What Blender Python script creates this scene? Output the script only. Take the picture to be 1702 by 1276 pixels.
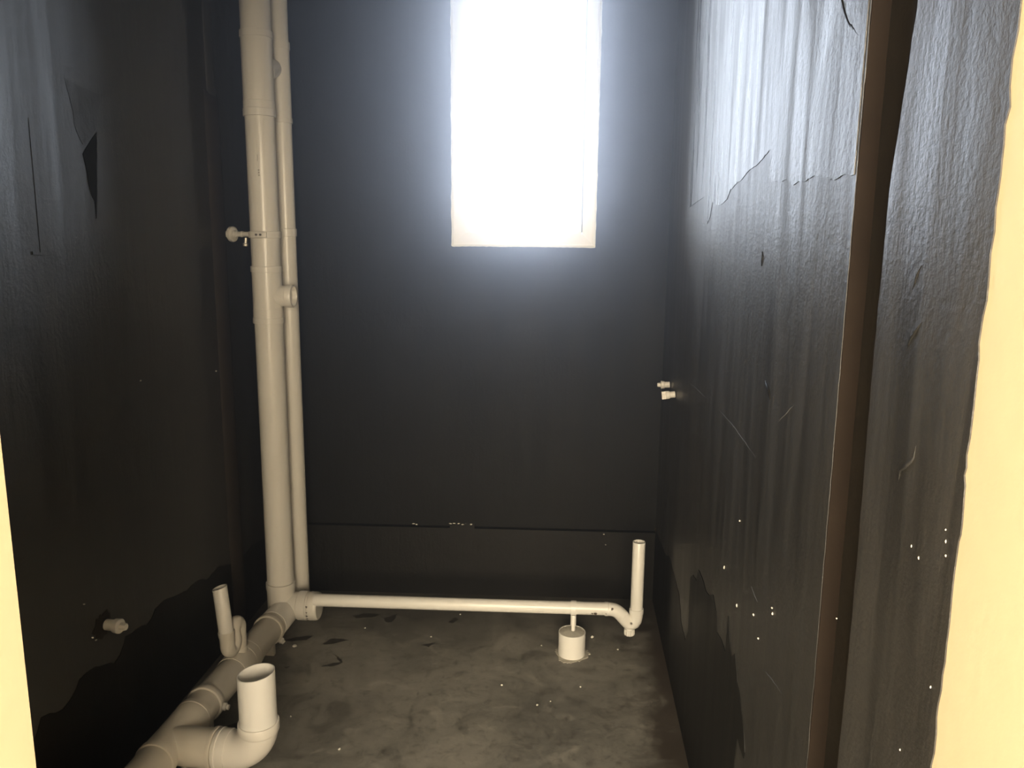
import bpy, bmesh, math, random
from mathutils import Vector, Matrix
from mathutils.geometry import tessellate_polygon

for o in list(bpy.data.objects):
    bpy.data.objects.remove(o)
SC = bpy.context.scene
COL = SC.collection
RND = random.Random(7)

# ------------------------------------------------------------------ camera
CAM_H = 1.67
YAW, PITCH, ROLL = math.radians(4.15), math.radians(10.45), math.radians(0.55)
FPX = 1340.0
cam_d = bpy.data.cameras.new('camera')
cam = bpy.data.objects.new('camera', cam_d)
COL.objects.link(cam)
fwd = Vector((-math.sin(YAW) * math.cos(PITCH), math.cos(YAW) * math.cos(PITCH), -math.sin(PITCH)))
rgt = Vector((math.cos(YAW), math.sin(YAW), 0))
up = rgt.cross(fwd)
r2 = rgt * math.cos(ROLL) + up * math.sin(ROLL)
u2 = -rgt * math.sin(ROLL) + up * math.cos(ROLL)
m = Matrix((r2, u2, -fwd)).transposed().to_4x4()
m.translation = Vector((0, 0, CAM_H))
cam.matrix_world = m
cam_d.sensor_width = 36.0
cam_d.lens = 36.0 * FPX / 1702.0
cam_d.clip_start = 0.02
SC.camera = cam

# ------------------------------------------------------------------ world, lights, exposure
world = bpy.data.worlds.new('overcast_sky')
SC.world = world
world.use_nodes = True
bg = world.node_tree.nodes['Background']
bg.inputs['Color'].default_value = (0.78, 0.845, 1.0, 1)
bg.inputs['Strength'].default_value = 20.0

def area(name, loc, target, sx, sy, power, color):
    d = bpy.data.lights.new(name, 'AREA')
    d.shape = 'RECTANGLE'
    d.size, d.size_y, d.energy, d.color = sx, sy, power, color
    o = bpy.data.objects.new(name, d)
    COL.objects.link(o)
    o.location = loc
    o.rotation_euler = (Vector(target) - Vector(loc)).to_track_quat('-Z', 'Y').to_euler()
    return o
# the lit room the photographer stands in: warm area light behind the camera, source unseen
area('hall_light', (-0.1, -2.2, 1.75), (-0.1, 2.0, 1.65), 1.9, 1.3, 540, (1.0, 0.85, 0.63))
# sky portal in the window opening (guides sampling only)
pd = bpy.data.lights.new('window_portal', 'AREA')
pd.shape = 'RECTANGLE'
pd.size, pd.size_y = 0.60, 1.30
po = bpy.data.objects.new('window_portal', pd)
COL.objects.link(po)
po.location = (-0.21, 3.66, 2.28)
po.rotation_euler = (math.radians(-90), 0, 0)
pd.cycles.is_portal = True

SC.view_settings.view_transform = 'Standard'
SC.view_settings.look = 'None'
SC.view_settings.gamma = 1.0
SC.view_settings.use_curve_mapping = False
SC.view_settings.exposure = 0.0

# ------------------------------------------------------------------ materials
def mat(name):
    mt = bpy.data.materials.new(name)
    mt.use_nodes = True
    nt = mt.node_tree
    return mt, nt, nt.nodes['Principled BSDF']

def node(nt, typ, **kw):
    n = nt.nodes.new(typ)
    for k, v in kw.items():
        setattr(n, k, v)
    return n

def coords(nt, scale=(1, 1, 1), kind='Object'):
    tc = node(nt, 'ShaderNodeTexCoord')
    mp = node(nt, 'ShaderNodeMapping')
    mp.inputs['Scale'].default_value = scale
    nt.links.new(tc.outputs[kind], mp.inputs['Vector'])
    return mp.outputs['Vector']

def noise(nt, vec, scale, detail=4, rough=0.55, dist=0.0):
    n = node(nt, 'ShaderNodeTexNoise')
    n.inputs['Scale'].default_value = scale
    n.inputs['Detail'].default_value = detail
    n.inputs['Roughness'].default_value = rough
    n.inputs['Distortion'].default_value = dist
    nt.links.new(vec, n.inputs['Vector'])
    return n.outputs['Fac']

def ramp(nt, fac, stops):
    r = node(nt, 'ShaderNodeValToRGB')
    e = r.color_ramp.elements
    while len(e) < len(stops):
        e.new(0.5)
    for i, (p, c) in enumerate(stops):
        e[i].position = p
        e[i].color = (c, c, c, 1) if isinstance(c, (int, float)) else (*c, 1)
    nt.links.new(fac, r.inputs['Fac'])
    return r.outputs['Color']

def mixc(nt, fac, a, b, mode='MIX'):
    n = node(nt, 'ShaderNodeMix', data_type='RGBA', blend_type=mode)
    for s, v in ((n.inputs[0], fac), (n.inputs[6], a), (n.inputs[7], b)):
        if isinstance(v, (int, float)):
            s.default_value = v
        elif isinstance(v, tuple):
            s.default_value = (*v, 1)
        else:
            nt.links.new(v, s)
    return n.outputs[2]

def math_n(nt, op, a, b):
    n = node(nt, 'ShaderNodeMath', operation=op)
    for s, v in zip(n.inputs, (a, b)):
        if isinstance(v, (int, float)):
            s.default_value = v
        else:
            nt.links.new(v, s)
    return n.outputs[0]

def bump(nt, bs, height, strength, dist, prev=None):
    b = node(nt, 'ShaderNodeBump')
    b.inputs['Strength'].default_value = strength
    b.inputs['Distance'].default_value = dist
    nt.links.new(height, b.inputs['Height'])
    if prev is not None:
        nt.links.new(prev, b.inputs['Normal'])
    nt.links.new(b.outputs['Normal'], bs.inputs['Normal'])
    return b.outputs['Normal']

def black_coat(name, c0, c1, r0, r1, bmp=1.0, spec=0.5, sleek=0.0, fine_k=1.0):
    """brushed on black waterproofing paint: upright brush streaks, trowelled unevenness, fine grain"""
    mt, nt, bs = mat(name)
    st = noise(nt, coords(nt, (9, 9, 0.7)), 1.6, 5, 0.6, 0.6)
    fine = noise(nt, coords(nt), 95, 4, 0.65)
    med = noise(nt, coords(nt, (1, 1, 0.6)), 9, 4, 0.6, 0.8)
    big = noise(nt, coords(nt), 1.8, 3)
    mixv = math_n(nt, 'ADD', math_n(nt, 'MULTIPLY', st, 0.6), math_n(nt, 'MULTIPLY', big, 0.4))
    nt.links.new(ramp(nt, mixv, [(0.36, c0), (0.66, c1)]), bs.inputs['Base Color'])
    rough = ramp(nt, st, [(0.36, r0), (0.62, r1)])
    if sleek:
        # the coat was brushed out thicker and sleeker towards the far end of the wall
        sp = node(nt, 'ShaderNodeSeparateXYZ')
        nt.links.new(coords(nt), sp.inputs[0])
        mr = node(nt, 'ShaderNodeMapRange', interpolation_type='SMOOTHSTEP')
        for k, val in (('From Min', 1.55), ('From Max', 2.35), ('To Min', 0.0), ('To Max', sleek)):
            mr.inputs[k].default_value = val
        nt.links.new(sp.outputs['Y'], mr.inputs['Value'])
        st2 = noise(nt, coords(nt, (1, 16, 0.9)), 1.3, 4, 0.6, 0.4)
        amt = math_n(nt, 'MULTIPLY', mr.outputs[0], ramp(nt, st2, [(0.38, 1.0), (0.60, 0.0)]))
        rough = math_n(nt, 'SUBTRACT', rough, amt)
    nt.links.new(rough, bs.inputs['Roughness'])
    bs.inputs['Specular IOR Level'].default_value = spec
    n1 = bump(nt, bs, med, 0.25 * bmp, 0.02)
    n2 = bump(nt, bs, st, 0.35 * bmp, 0.012, n1)
    bump(nt, bs, fine, min(1.0, 0.45 * bmp * fine_k), 0.004 * fine_k, n2)
    return mt

M = {}
M['coat'] = black_coat('black_coat', (0.015, 0.0145, 0.014), (0.028, 0.027, 0.025), 0.44, 0.56, 0.6, 1.0)
M['coat_right'] = black_coat('black_coat_right', (0.016, 0.0155, 0.015), (0.030, 0.028, 0.024), 0.40, 0.56, 0.5, 1.0, 0.0, 1.2)
M['coat_gloss'] = black_coat('black_coat_gloss', (0.014, 0.014, 0.014), (0.026, 0.026, 0.026), 0.29, 0.53, 0.75, 1.0, 0.18, 1.25)
M['coat_wet'] = black_coat('black_coat_fresh', (0.0045, 0.0045, 0.004), (0.0075, 0.007, 0.0065), 0.5, 0.6, 0.5, 0.25)
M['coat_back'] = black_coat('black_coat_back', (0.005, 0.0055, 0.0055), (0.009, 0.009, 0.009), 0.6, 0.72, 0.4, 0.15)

M['coat_left_dull'] = black_coat('black_coat_dull', (0.013, 0.0125, 0.012), (0.022, 0.021, 0.019), 0.50, 0.62, 0.6, 0.8)

def plain(name, col, rough, var=0.0, scale=30, bmp=0.0, metal=0.0):
    mt, nt, bs = mat(name)
    if var:
        f = noise(nt, coords(nt), scale, 4)
        nt.links.new(mixc(nt, f, tuple(c * (1 - var) for c in col), tuple(min(1, c * (1 + var)) for c in col)), bs.inputs['Base Color'])
        if bmp:
            bump(nt, bs, noise(nt, coords(nt), scale * 2.5, 4), bmp, 0.004)
    else:
        bs.inputs['Base Color'].default_value = (*col, 1)
    bs.inputs['Roughness'].default_value = rough
    bs.inputs['Metallic'].default_value = metal
    return mt

def pvc(name, col, speck=0.5, rough=0.3):
    mt, nt, bs = mat(name)
    v = coords(nt)
    tone = noise(nt, v, 7, 3)
    base = mixc(nt, tone, tuple(c * 0.93 for c in col), col)
    sp = noise(nt, v, 260, 2, 0.7)
    zone = noise(nt, v, 11, 3)
    fac = math_n(nt, 'MULTIPLY', ramp(nt, sp, [(0.66, 0.0), (0.74, 1.0)]), ramp(nt, zone, [(0.52, 0.0), (0.68, speck)]))
    nt.links.new(mixc(nt, fac, base, (0.16, 0.14, 0.11)), bs.inputs['Base Color'])
    bs.inputs['Roughness'].default_value = rough
    bump(nt, bs, noise(nt, v, 40, 2), 0.03, 0.002)
    return mt
M['pvc'] = pvc('white_pvc', (0.76, 0.735, 0.69), 0.3)
M['pvc_dusty'] = pvc('dusty_pvc', (0.66, 0.62, 0.55), 1.0, 0.45)
M['pvc_clean'] = pvc('clean_pvc', (0.82, 0.81, 0.78), 0.4)
M['cream'] = plain('cream_plaster', (0.66, 0.545, 0.37), 0.7, 0.05, 14, 0.12)
M['ceiling'] = plain('ceiling_plaster', (0.10, 0.10, 0.10), 0.8, 0.1, 12, 0.1)
M['hall'] = plain('hall_plaster', (0.80, 0.76, 0.68), 0.8, 0.03, 8, 0.05)
M['upvc'] = plain('white_window_frame', (0.80, 0.80, 0.79), 0.35)
M['gasket'] = plain('dark_gasket', (0.09, 0.09, 0.10), 0.6)
M['sealant'] = plain('white_sealant', (0.74, 0.74, 0.70), 0.6, 0.1, 60, 0.2)
M['mortar_brown'] = plain('brown_mortar', (0.014, 0.0095, 0.0065), 0.9, 0.35, 9, 0.4)
M['mortar_dark'] = plain('dark_mortar', (0.02, 0.017, 0.013), 0.8, 0.3, 20, 0.4)
M['chase'] = plain('chase_mortar', (0.030, 0.025, 0.021), 0.75, 0.3, 6, 0.4)
M['concrete_fill'] = plain('concrete_fill', (0.50, 0.48, 0.43), 0.9, 0.3, 60, 0.5)
M['splash'] = plain('cement_splash', (0.42, 0.40, 0.35), 0.9, 0.25, 50, 0.4)
M['chip'] = plain('white_plaster_chip', (0.78, 0.76, 0.70), 0.8)
M['scratch'] = plain('grey_scratch', (0.10, 0.10, 0.10), 0.7)
M['smear'] = plain('black_smear', (0.036, 0.034, 0.030), 0.7, 0.3, 50)
M['ink'] = plain('printed_ink', (0.12, 0.10, 0.09), 0.6)
M['tar'] = plain('dark_glue', (0.05, 0.035, 0.025), 0.5)
M['metal'] = plain('dull_metal', (0.55, 0.52, 0.46), 0.45, 0.1, 40, 0.0, 0.6)
M['lip'] = plain('paint_lip', (0.05, 0.05, 0.052), 0.3)

for k in ('mortar_brown', 'mortar_dark', 'chase'):
    M[k].node_tree.nodes['Principled BSDF'].inputs['Specular IOR Level'].default_value = 0.15

def make_floor():
    mt, nt, bs = mat('grey_concrete_floor')
    v = coords(nt)
    big = noise(nt, v, 2.2, 6, 0.6, 0.6)
    patch = noise(nt, v, 6.5, 5, 0.6, 1.2)
    grain = noise(nt, v, 90, 4, 0.6)
    c = ramp(nt, big, [(0.30, (0.13, 0.128, 0.118)), (0.50, (0.195, 0.19, 0.172)), (0.70, (0.27, 0.26, 0.235))])
    c = mixc(nt, ramp(nt, patch, [(0.32, 0.6), (0.46, 0.0)]), c, (0.06, 0.056, 0.049))
    c = mixc(nt, ramp(nt, patch, [(0.56, 0.0), (0.70, 0.6)]), c, (0.36, 0.345, 0.31))
    mott = noise(nt, v, 28, 6, 0.7, 0.8)
    c = mixc(nt, ramp(nt, mott, [(0.34, 0.55), (0.48, 0.0)]), c, (0.055, 0.050, 0.043))
    c = mixc(nt, ramp(nt, mott, [(0.58, 0.0), (0.72, 0.45)]), c, (0.34, 0.33, 0.29))
    # brown-black spillage along the right wall, ragged darkening towards the back wall
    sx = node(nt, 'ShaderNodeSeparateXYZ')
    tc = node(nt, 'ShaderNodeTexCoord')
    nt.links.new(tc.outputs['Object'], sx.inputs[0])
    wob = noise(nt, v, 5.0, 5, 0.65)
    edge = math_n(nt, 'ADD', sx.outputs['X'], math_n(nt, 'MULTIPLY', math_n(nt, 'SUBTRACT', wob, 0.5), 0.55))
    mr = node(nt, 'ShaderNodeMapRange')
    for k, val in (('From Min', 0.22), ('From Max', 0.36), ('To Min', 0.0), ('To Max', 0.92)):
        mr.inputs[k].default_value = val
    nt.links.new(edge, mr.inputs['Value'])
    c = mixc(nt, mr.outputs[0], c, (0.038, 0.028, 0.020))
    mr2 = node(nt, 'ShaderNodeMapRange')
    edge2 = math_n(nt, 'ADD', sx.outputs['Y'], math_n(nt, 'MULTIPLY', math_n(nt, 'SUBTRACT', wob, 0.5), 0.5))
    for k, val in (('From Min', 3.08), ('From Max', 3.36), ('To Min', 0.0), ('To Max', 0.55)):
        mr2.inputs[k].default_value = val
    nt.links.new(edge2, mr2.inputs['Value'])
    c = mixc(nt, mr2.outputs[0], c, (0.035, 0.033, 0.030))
    nt.links.new(c, bs.inputs['Base Color'])
    nt.links.new(ramp(nt, big, [(0.3, 0.55), (0.7, 0.8)]), bs.inputs['Roughness'])
    n1 = bump(nt, bs, patch, 0.15, 0.01)
    bump(nt, bs, grain, 0.25, 0.003, n1)
    return mt
M['floor'] = make_floor()

def make_glass():
    mt, nt, bs = mat('window_glass')
    nt.nodes.remove(bs)
    out = nt.nodes['Material Output']
    tr = node(nt, 'ShaderNodeBsdfTransparent')
    tr.inputs['Color'].default_value = (0.95, 0.97, 0.97, 1)
    gl = node(nt, 'ShaderNodeBsdfGlossy')
    gl.inputs['Roughness'].default_value = 0.03
    fr = node(nt, 'ShaderNodeFresnel')
    mx = node(nt, 'ShaderNodeMixShader')
    nt.links.new(fr.outputs[0], mx.inputs[0])
    nt.links.new(tr.outputs[0], mx.inputs[1])
    nt.links.new(gl.outputs[0], mx.inputs[2])
    nt.links.new(mx.outputs[0], out.inputs['Surface'])
    return mt
M['glass'] = make_glass()

# ------------------------------------------------------------------ mesh helpers
def link(name, bm, material, parent=None, sharp=38):
    me = bpy.data.meshes.new(name)
    bmesh.ops.recalc_face_normals(bm, faces=bm.faces)
    bm.to_mesh(me)
    bm.free()
    for p in me.polygons:
        p.use_smooth = True
    me.set_sharp_from_angle(angle=math.radians(sharp))
    me.materials.append(material)
    o = bpy.data.objects.new(name, me)
    COL.objects.link(o)
    if parent is not None:
        o.parent = parent
        o.matrix_parent_inverse = parent_world(parent).inverted()
    return o

def parent_world(p):
    mw = Matrix.LocRotScale(p.location, p.rotation_euler, p.scale)
    if p.parent is not None:
        return parent_world(p.parent) @ p.matrix_parent_inverse @ mw
    return mw

def thing(name, label, cat, loc, group=None):
    o = bpy.data.objects.new(name, None)
    o.empty_display_size = 0.05
    COL.objects.link(o)
    o.location = loc
    o['label'], o['category'] = label, cat
    if group:
        o['group'] = group
    return o

def struct(name, bm, material, label=None, parent=None):
    o = link(name, bm, material, parent)
    if parent is None:
        o['kind'] = 'structure'
    if label:
        o['label'] = label
    return o

def box(bm, a, b):
    vs = [bm.verts.new((x, y, z)) for x in (a[0], b[0]) for y in (a[1], b[1]) for z in (a[2], b[2])]
    for f in ((0, 1, 3, 2), (4, 6, 7, 5), (0, 4, 5, 1), (2, 3, 7, 6), (0, 2, 6, 4), (1, 5, 7, 3)):
        bm.faces.new([vs[i] for i in f])
    return vs

def boxes(*ab):
    bm = bmesh.new()
    for a, b in ab:
        box(bm, a, b)
    return bm

def bevelled_box(a, b, w=0.003):
    bm = boxes((a, b))
    bmesh.ops.bevel(bm, geom=bm.edges[:], offset=w, segments=2, affect='EDGES', profile=0.5)
    return bm

def frame_of(d):
    d = Vector(d).normalized()
    h = Vector((0, 0, 1)) if abs(d.z) < 0.9 else Vector((1, 0, 0))
    u = d.cross(h).normalized()
    return d, u, d.cross(u)

def lathe(bm, org, axis, prof, seg=40, close=False, tilt=None):
    """surface of revolution; prof = [(t along axis, radius)...]; zero radii become poles"""
    d, u, w = frame_of(axis)
    org = Vector(org)
    rings = []
    for t, r in prof:
        if r < 1e-6:
            rings.append([bm.verts.new(org + d * t)])
        else:
            ring = []
            for i in range(seg):
                a = 2 * math.pi * i / seg
                p = org + d * t + (u * math.cos(a) + w * math.sin(a)) * r
                ring.append(bm.verts.new(p))
            rings.append(ring)
    pairs = list(zip(rings, rings[1:]))
    if close:
        pairs.append((rings[-1], rings[0]))
    for a, b in pairs:
        for i in range(seg):
            j = (i + 1) % seg
            q = [a[i % len(a)], a[j % len(a)], b[j % len(b)], b[i % len(b)]]
            q2 = []
            for v in q:
                if v not in q2:
                    q2.append(v)
            if len(q2) >= 3:
                bm.faces.new(q2)
    return rings

def sweep(bm, pts, r, seg=32, cap=True):
    pts = [Vector(p) for p in pts]
    if not isinstance(r, (list, tuple)):
        r = [r] * len(pts)
    d0, u, w = frame_of(pts[1] - pts[0])
    rings = []
    for k, p in enumerate(pts):
        if k == 0:
            t = (pts[1] - pts[0]).normalized()
        elif k == len(pts) - 1:
            t = (pts[-1] - pts[-2]).normalized()
        else:
            t = ((pts[k + 1] - p).normalized() + (p - pts[k - 1]).normalized()).normalized()
        u = (u - t * u.dot(t)).normalized()
        w = t.cross(u)
        rings.append([bm.verts.new(p + (u * math.cos(2 * math.pi * i / seg) + w * math.sin(2 * math.pi * i / seg)) * r[k]) for i in range(seg)])
    for a, b in zip(rings, rings[1:]):
        for i in range(seg):
            j = (i + 1) % seg
            bm.faces.new((a[i], a[j], b[j], b[i]))
    if cap:
        bm.faces.new(rings[0])
        bm.faces.new(rings[-1])
    return rings

def arc(c, a, b, a0, a1, n):
    """points c + a*cos + b*sin"""
    c, a, b = Vector(c), Vector(a), Vector(b)
    return [c + a * math.cos(t) + b * math.sin(t) for t in (a0 + (a1 - a0) * i / n for i in range(n + 1))]

def solid_pipe(t0, t1, r, lip=0.0015):
    return [(t0, 0), (t0, r - lip), (t0 + lip, r), (t1 - lip, r), (t1, r - lip), (t1, 0)]

def collar(t0, t1, r, rin, lip=0.0012):
    return [(t0, rin), (t0, r - lip), (t0 + lip, r), (t1 - lip, r), (t1, r - lip), (t1, rin)]

def sheet(pts, to3, thick):
    """a thin slab with an outline in a plane: pts 2-D, to3(p, depth) -> 3-D"""
    bm = bmesh.new()
    tri = tessellate_polygon([[Vector((p[0], p[1], 0)) for p in pts]])
    f0 = [bm.verts.new(to3(p, 0.0)) for p in pts]
    f1 = [bm.verts.new(to3(p, thick)) for p in pts]
    for t in tri:
        bm.faces.new([f1[i] for i in t])
        bm.faces.new([f0[i] for i in reversed(t)])
    n = len(pts)
    for i in range(n):
        j = (i + 1) % n
        bm.faces.new((f0[i], f0[j], f1[j], f1[i]))
    return bm

def ragged(p, q, n, amp, rnd):
    out = []
    for i in range(n):
        t = (i + rnd.uniform(-0.3, 0.3)) / n
        t = max(0.0, t)
        d = rnd.uniform(-amp, amp)
        dx, dy = q[0] - p[0], q[1] - p[1]
        l = math.hypot(dx, dy)
        out.append((p[0] + dx * t - dy / l * d, p[1] + dy * t + dx / l * d))
    return out

def roughen(pts, step, amp, rnd):
    out = []
    for p, q in zip(pts, pts[1:]):
        n = max(1, int(math.hypot(q[0] - p[0], q[1] - p[1]) / step))
        seg = ragged(p, q, n, amp, rnd)
        seg[0] = p
        out += seg
    return out + [pts[-1]]

def blob(c, r, rnd, flat=0.7):
    bm = bmesh.new()
    bmesh.ops.create_icosphere(bm, subdivisions=1, radius=1.0)
    for v in bm.verts:
        k = rnd.uniform(0.65, 1.15)
        v.co = Vector((v.co.x * r * k, v.co.y * r * k, v.co.z * r * k * flat)) + Vector(c)
    return bm

# ------------------------------------------------------------------ room shell
RX, LX, CEIL = 0.4106, -1.375, 3.10
JY, JX, FY = 0.832, -0.634, 0.60       # inner face of front wall, door jamb, hall face of front wall
BA = math.atan(0.03)                   # the back wall is a little out of square
BORG = Vector((-0.59, 3.53, 0))
HALL_X0, HALL_X1, HALL_Y = -2.3, 1.5, -2.6

struct('floor', boxes(((HALL_X0 - 0.2, HALL_Y - 0.2, -0.12), (HALL_X1 + 0.2, 3.85, 0))), M['floor'], 'grey stained concrete floor')
struct('ceiling', boxes(((HALL_X0 - 0.2, HALL_Y - 0.2, CEIL), (HALL_X1 + 0.2, 3.85, CEIL + 0.1))), M['ceiling'], 'plastered ceiling')
struct('wall_left', boxes(((LX - 0.2, FY + 0.02, 0), (LX, 3.85, CEIL))), M['coat'], 'left wall painted black')
struct('wall_front', boxes(((HALL_X0, FY, 0), (JX, JY, CEIL)), ((JX, FY, 2.15), (RX, JY, CEIL))), M['cream'], 'cream plastered door jamb and wall')
struct('wall_hall_right', boxes(((HALL_X1, HALL_Y, 0), (HALL_X1 + 0.2, FY, CEIL)), ((RX + 0.2, FY - 0.1, 0), (HALL_X1, FY, CEIL))), M['hall'], 'hall wall on the right')
struct('wall_hall_left', boxes(((HALL_X0 - 0.2, HALL_Y, 0), (HALL_X0, JY, CEIL))), M['hall'], 'hall wall on the left')
struct('wall_hall_back', boxes(((HALL_X0 - 0.2, HALL_Y - 0.2, 0), (HALL_X1 + 0.2, HALL_Y, CEIL))), M['hall'], 'hall wall behind the door')

# right wall: a pipe groove is chased into it
GY0, GY1, GD = 1.105, 1.244, 0.032
bm = bmesh.new()
prof = [(RX, FY - 0.1), (RX, GY0), (RX + GD, GY0 + 0.004), (RX + GD, GY1), (RX, GY1), (RX, 3.85), (RX + 0.2, 3.85), (RX + 0.2, FY - 0.1)]
def near_y(z):
    return GY0 - 0.036 * min(1.0, max(0.0, (z - 1.74) / 0.26)) - 0.004 * math.sin(z * 7)
levels = []
for k in range(63):
    z = CEIL * k / 62
    levels.append([bm.verts.new((x, y + (near_y(z) - GY0 if 1 <= i <= 2 else 0), z)) for i, (x, y) in enumerate(prof)])
for lo, hi in zip(levels, levels[1:]):
    for i in range(len(prof)):
        j = (i + 1) % len(prof)
        bm.faces.new((lo[i], lo[j], hi[j], hi[i]))
lo, hi = levels[0], levels[-1]
for t in tessellate_polygon([[Vector((x, y, 0)) for x, y in prof]]):
    bm.faces.new([hi[i] for i in t])
    bm.faces.new([lo[i] for i in reversed(t)])
wall_right = struct('wall_right', bm, M['cream'], 'right wall, cream plaster by the door and black paint beyond')

def on_right(p, d):
    return Vector((RX - 0.0004 - d, p[0], p[1]))
rr = random.Random(3)
far_edge = ragged((GY1 - 0.0015, 0.002), (GY1 - 0.0015, CEIL - 0.002), 150, 0.0013, rr)
coat_far = [(3.56, CEIL - 0.002), (3.56, 0.002)] + far_edge
link('black_paint_coat', sheet(coat_far, on_right, 0.0009), M['coat_right'], wall_right)
near_edge = []
z = CEIL - 0.002
while z > 0.01:
    near_edge.append((JY + rr.uniform(-0.0015, 0.0015) + rr.choice((0, 0, 0, 0.0035, -0.002)), z))
    z -= rr.uniform(0.008, 0.03)
near_left = [(near_y(z_) + 0.0012 + rr.uniform(-0.001, 0.0015), z_) for z_ in [0.002 + (CEIL - 0.004) * i / 120 for i in range(120)]]
coat_near = near_edge + [(JY, 0.002)] + near_left + [(near_y(CEIL), CEIL - 0.002)]
link('black_paint_coat', sheet(coat_near, on_right, 0.0016), M['coat_right'], wall_right)
# groove: far side face in brown mortar, bottom smeared dark
bm = boxes(((RX - 0.00035, GY1 - 0.004, 0.002), (RX + GD, GY1 - 0.0004, CEIL - 0.002)))
bmesh.ops.subdivide_edges(bm, edges=[e for e in bm.edges if abs(e.verts[0].co.z - e.verts[1].co.z) > 1], cuts=120)
for v in bm.verts:
    if v.co.y < GY1 - 0.002:
        v.co.y += rr.uniform(-0.0015, 0.001)
o = link('groove_side', bm, M['mortar_brown'], wall_right, 60)
o['label'] = 'brown mortar side of the wall groove'
bm = boxes(((RX + GD - 0.006, GY0 - 0.030, 0.002), (RX + GD + 0.0004, GY1 - 0.003, CEIL - 0.002)))
link('groove_bed', bm, M['mortar_dark'], wall_right)
for z in (2.03, 1.79):
    bm = blob((RX + 0.016, GY0 + 0.012, z), 0.013, rr, 0.5)
    link('mortar_dab', bm, M['mortar_dark'], wall_right)

GLOSS_R = [(2.992, 1.771), (2.631, 1.794), (2.601, 1.778), (2.66, 1.715), (2.555, 1.71), (2.503, 1.729), (2.472, 1.772), (2.415, 1.761), (2.333, 1.758), (2.242, 1.77), (2.205, 1.791), (2.133, 1.803), (2.058, 1.81), (1.99, 1.824), (1.899, 1.831), (1.841, 1.841), (1.792, 1.851), (1.777, 1.825), (1.782, 1.794), (1.735, 1.783), (1.683, 1.78), (1.639, 1.781), (1.605, 1.774), (1.581, 1.767), (1.545, 1.772), (1.50, 1.769), (1.45, 1.775), (1.40, 1.768), (1.34, 1.76), (1.29, 1.765), (1.25, 1.762)]
def on_right2(p, d):
    return Vector((RX - 0.0014 - d, p[0], p[1]))
g = roughen(GLOSS_R, 0.012, 0.0018, rr) + [(1.2445, CEIL - 0.004), (3.06, CEIL - 0.004), (3.05, 2.6), (3.02, 2.2)]
o = link('upper_paint_coat', sheet(g, on_right2, 0.0014), M['coat_gloss'], wall_right)
o['label'] = 'glossier second coat of black paint with a ragged lower edge'
DARK_R = [(3.552, 0.353), (3.17, 0.385), (3.046, 0.428), (2.852, 0.417), (2.734, 0.408), (2.656, 0.34), (2.552, 0.335), (2.499, 0.391), (2.517, 0.573), (2.461, 0.608), (2.4, 0.615), (2.375, 0.662), (2.299, 0.67), (2.223, 0.66), (2.174, 0.671), (2.117, 0.7), (2.062, 0.677), (2.033, 0.633), (1.962, 0.642), (1.919, 0.638), (1.911, 0.74), (1.878, 0.693), (1.845, 0.668), (1.804, 0.696), (1.769, 0.643), (1.73, 0.626), (1.669, 0.57), (1.654, 0.541), (1.661, 0.521), (1.698, 0.52), (1.733, 0.522), (1.745, 0.445)]
d_ = roughen(DARK_R, 0.02, 0.004, rr) + [(1.74, 0.30), (1.77, 0.15), (1.76, 0.003), (3.552, 0.003)]
o = link('lower_paint_coat', sheet(d_, on_right2, 0.0014), M['coat_wet'], wall_right)
o['label'] = 'fresh jet black paint brushed along the foot of the wall'

# left wall additions
wall_left = bpy.data.objects['wall_left']
def on_left(p, d):
    return Vector((LX + 0.0004 + d, p[0], p[1]))
LOW_L = [(3.50, 0.30), (3.395, 0.302), (3.255, 0.324), (3.15, 0.311), (3.04, 0.327), (2.916, 0.368), (2.842, 0.355), (2.731, 0.388), (2.666, 0.385), (2.586, 0.401), (2.492, 0.425), (2.437, 0.422), (2.416, 0.403), (2.38, 0.392), (2.315, 0.411), (2.252, 0.42), (2.215, 0.376), (2.183, 0.367), (2.089, 0.411), (2.01, 0.414), (1.967, 0.381), (1.929, 0.372), (1.841, 0.404), (1.801, 0.359), (1.6, 0.37), (1.3, 0.36), (1.0, 0.38), (0.85, 0.37)]
l_ = roughen(LOW_L, 0.025, 0.005, rr) + [(0.85, 0.003), (3.50, 0.003)]
o = link('lower_paint_coat', sheet(l_, on_left, 0.0014), M['coat_wet'], wall_left)
o['label'] = 'fresh jet black paint brushed along the foot of the wall'
TRI1 = [(2.187, 2.075), (2.207, 2.071), (2.318, 2.06), (2.366, 2.061), (2.33, 2.007), (2.319, 1.961), (2.265, 1.911), (2.246, 1.909), (2.224, 1.936), (2.213, 1.96), (2.214, 1.99)]
TRI2 = [(2.318, 1.95), (2.308, 1.871), (2.291, 1.753), (2.282, 1.707), (2.281, 1.753), (2.268, 1.77), (2.257, 1.8), (2.252, 1.848), (2.242, 1.882), (2.273, 1.912), (2.295, 1.932)]
link('paint_patch', sheet(roughen(TRI1, 0.012, 0.0012, rr), on_left, 0.0006), M['coat_left_dull'], wall_left)
o = link('paint_patch', sheet(roughen(TRI2, 0.012, 0.0012, rr), on_left, 0.0012), M['coat_back'], wall_left)
o['label'] = 'dark pointed patch where the paint has peeled'
ln = [(2.0215, 1.95), (2.0228, 1.93), (2.0228, 1.72), (2.0205, 1.61), (2.0185, 1.61), (2.0200, 1.72)]
link('paint_run', sheet(ln, on_left, 0.001), M['coat'], wall_left)
link('paint_run', sheet([(1.985, 1.618), (2.06, 1.612), (2.062, 1.606), (1.985, 1.610)], on_left, 0.003), M['coat'], wall_left)

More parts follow.
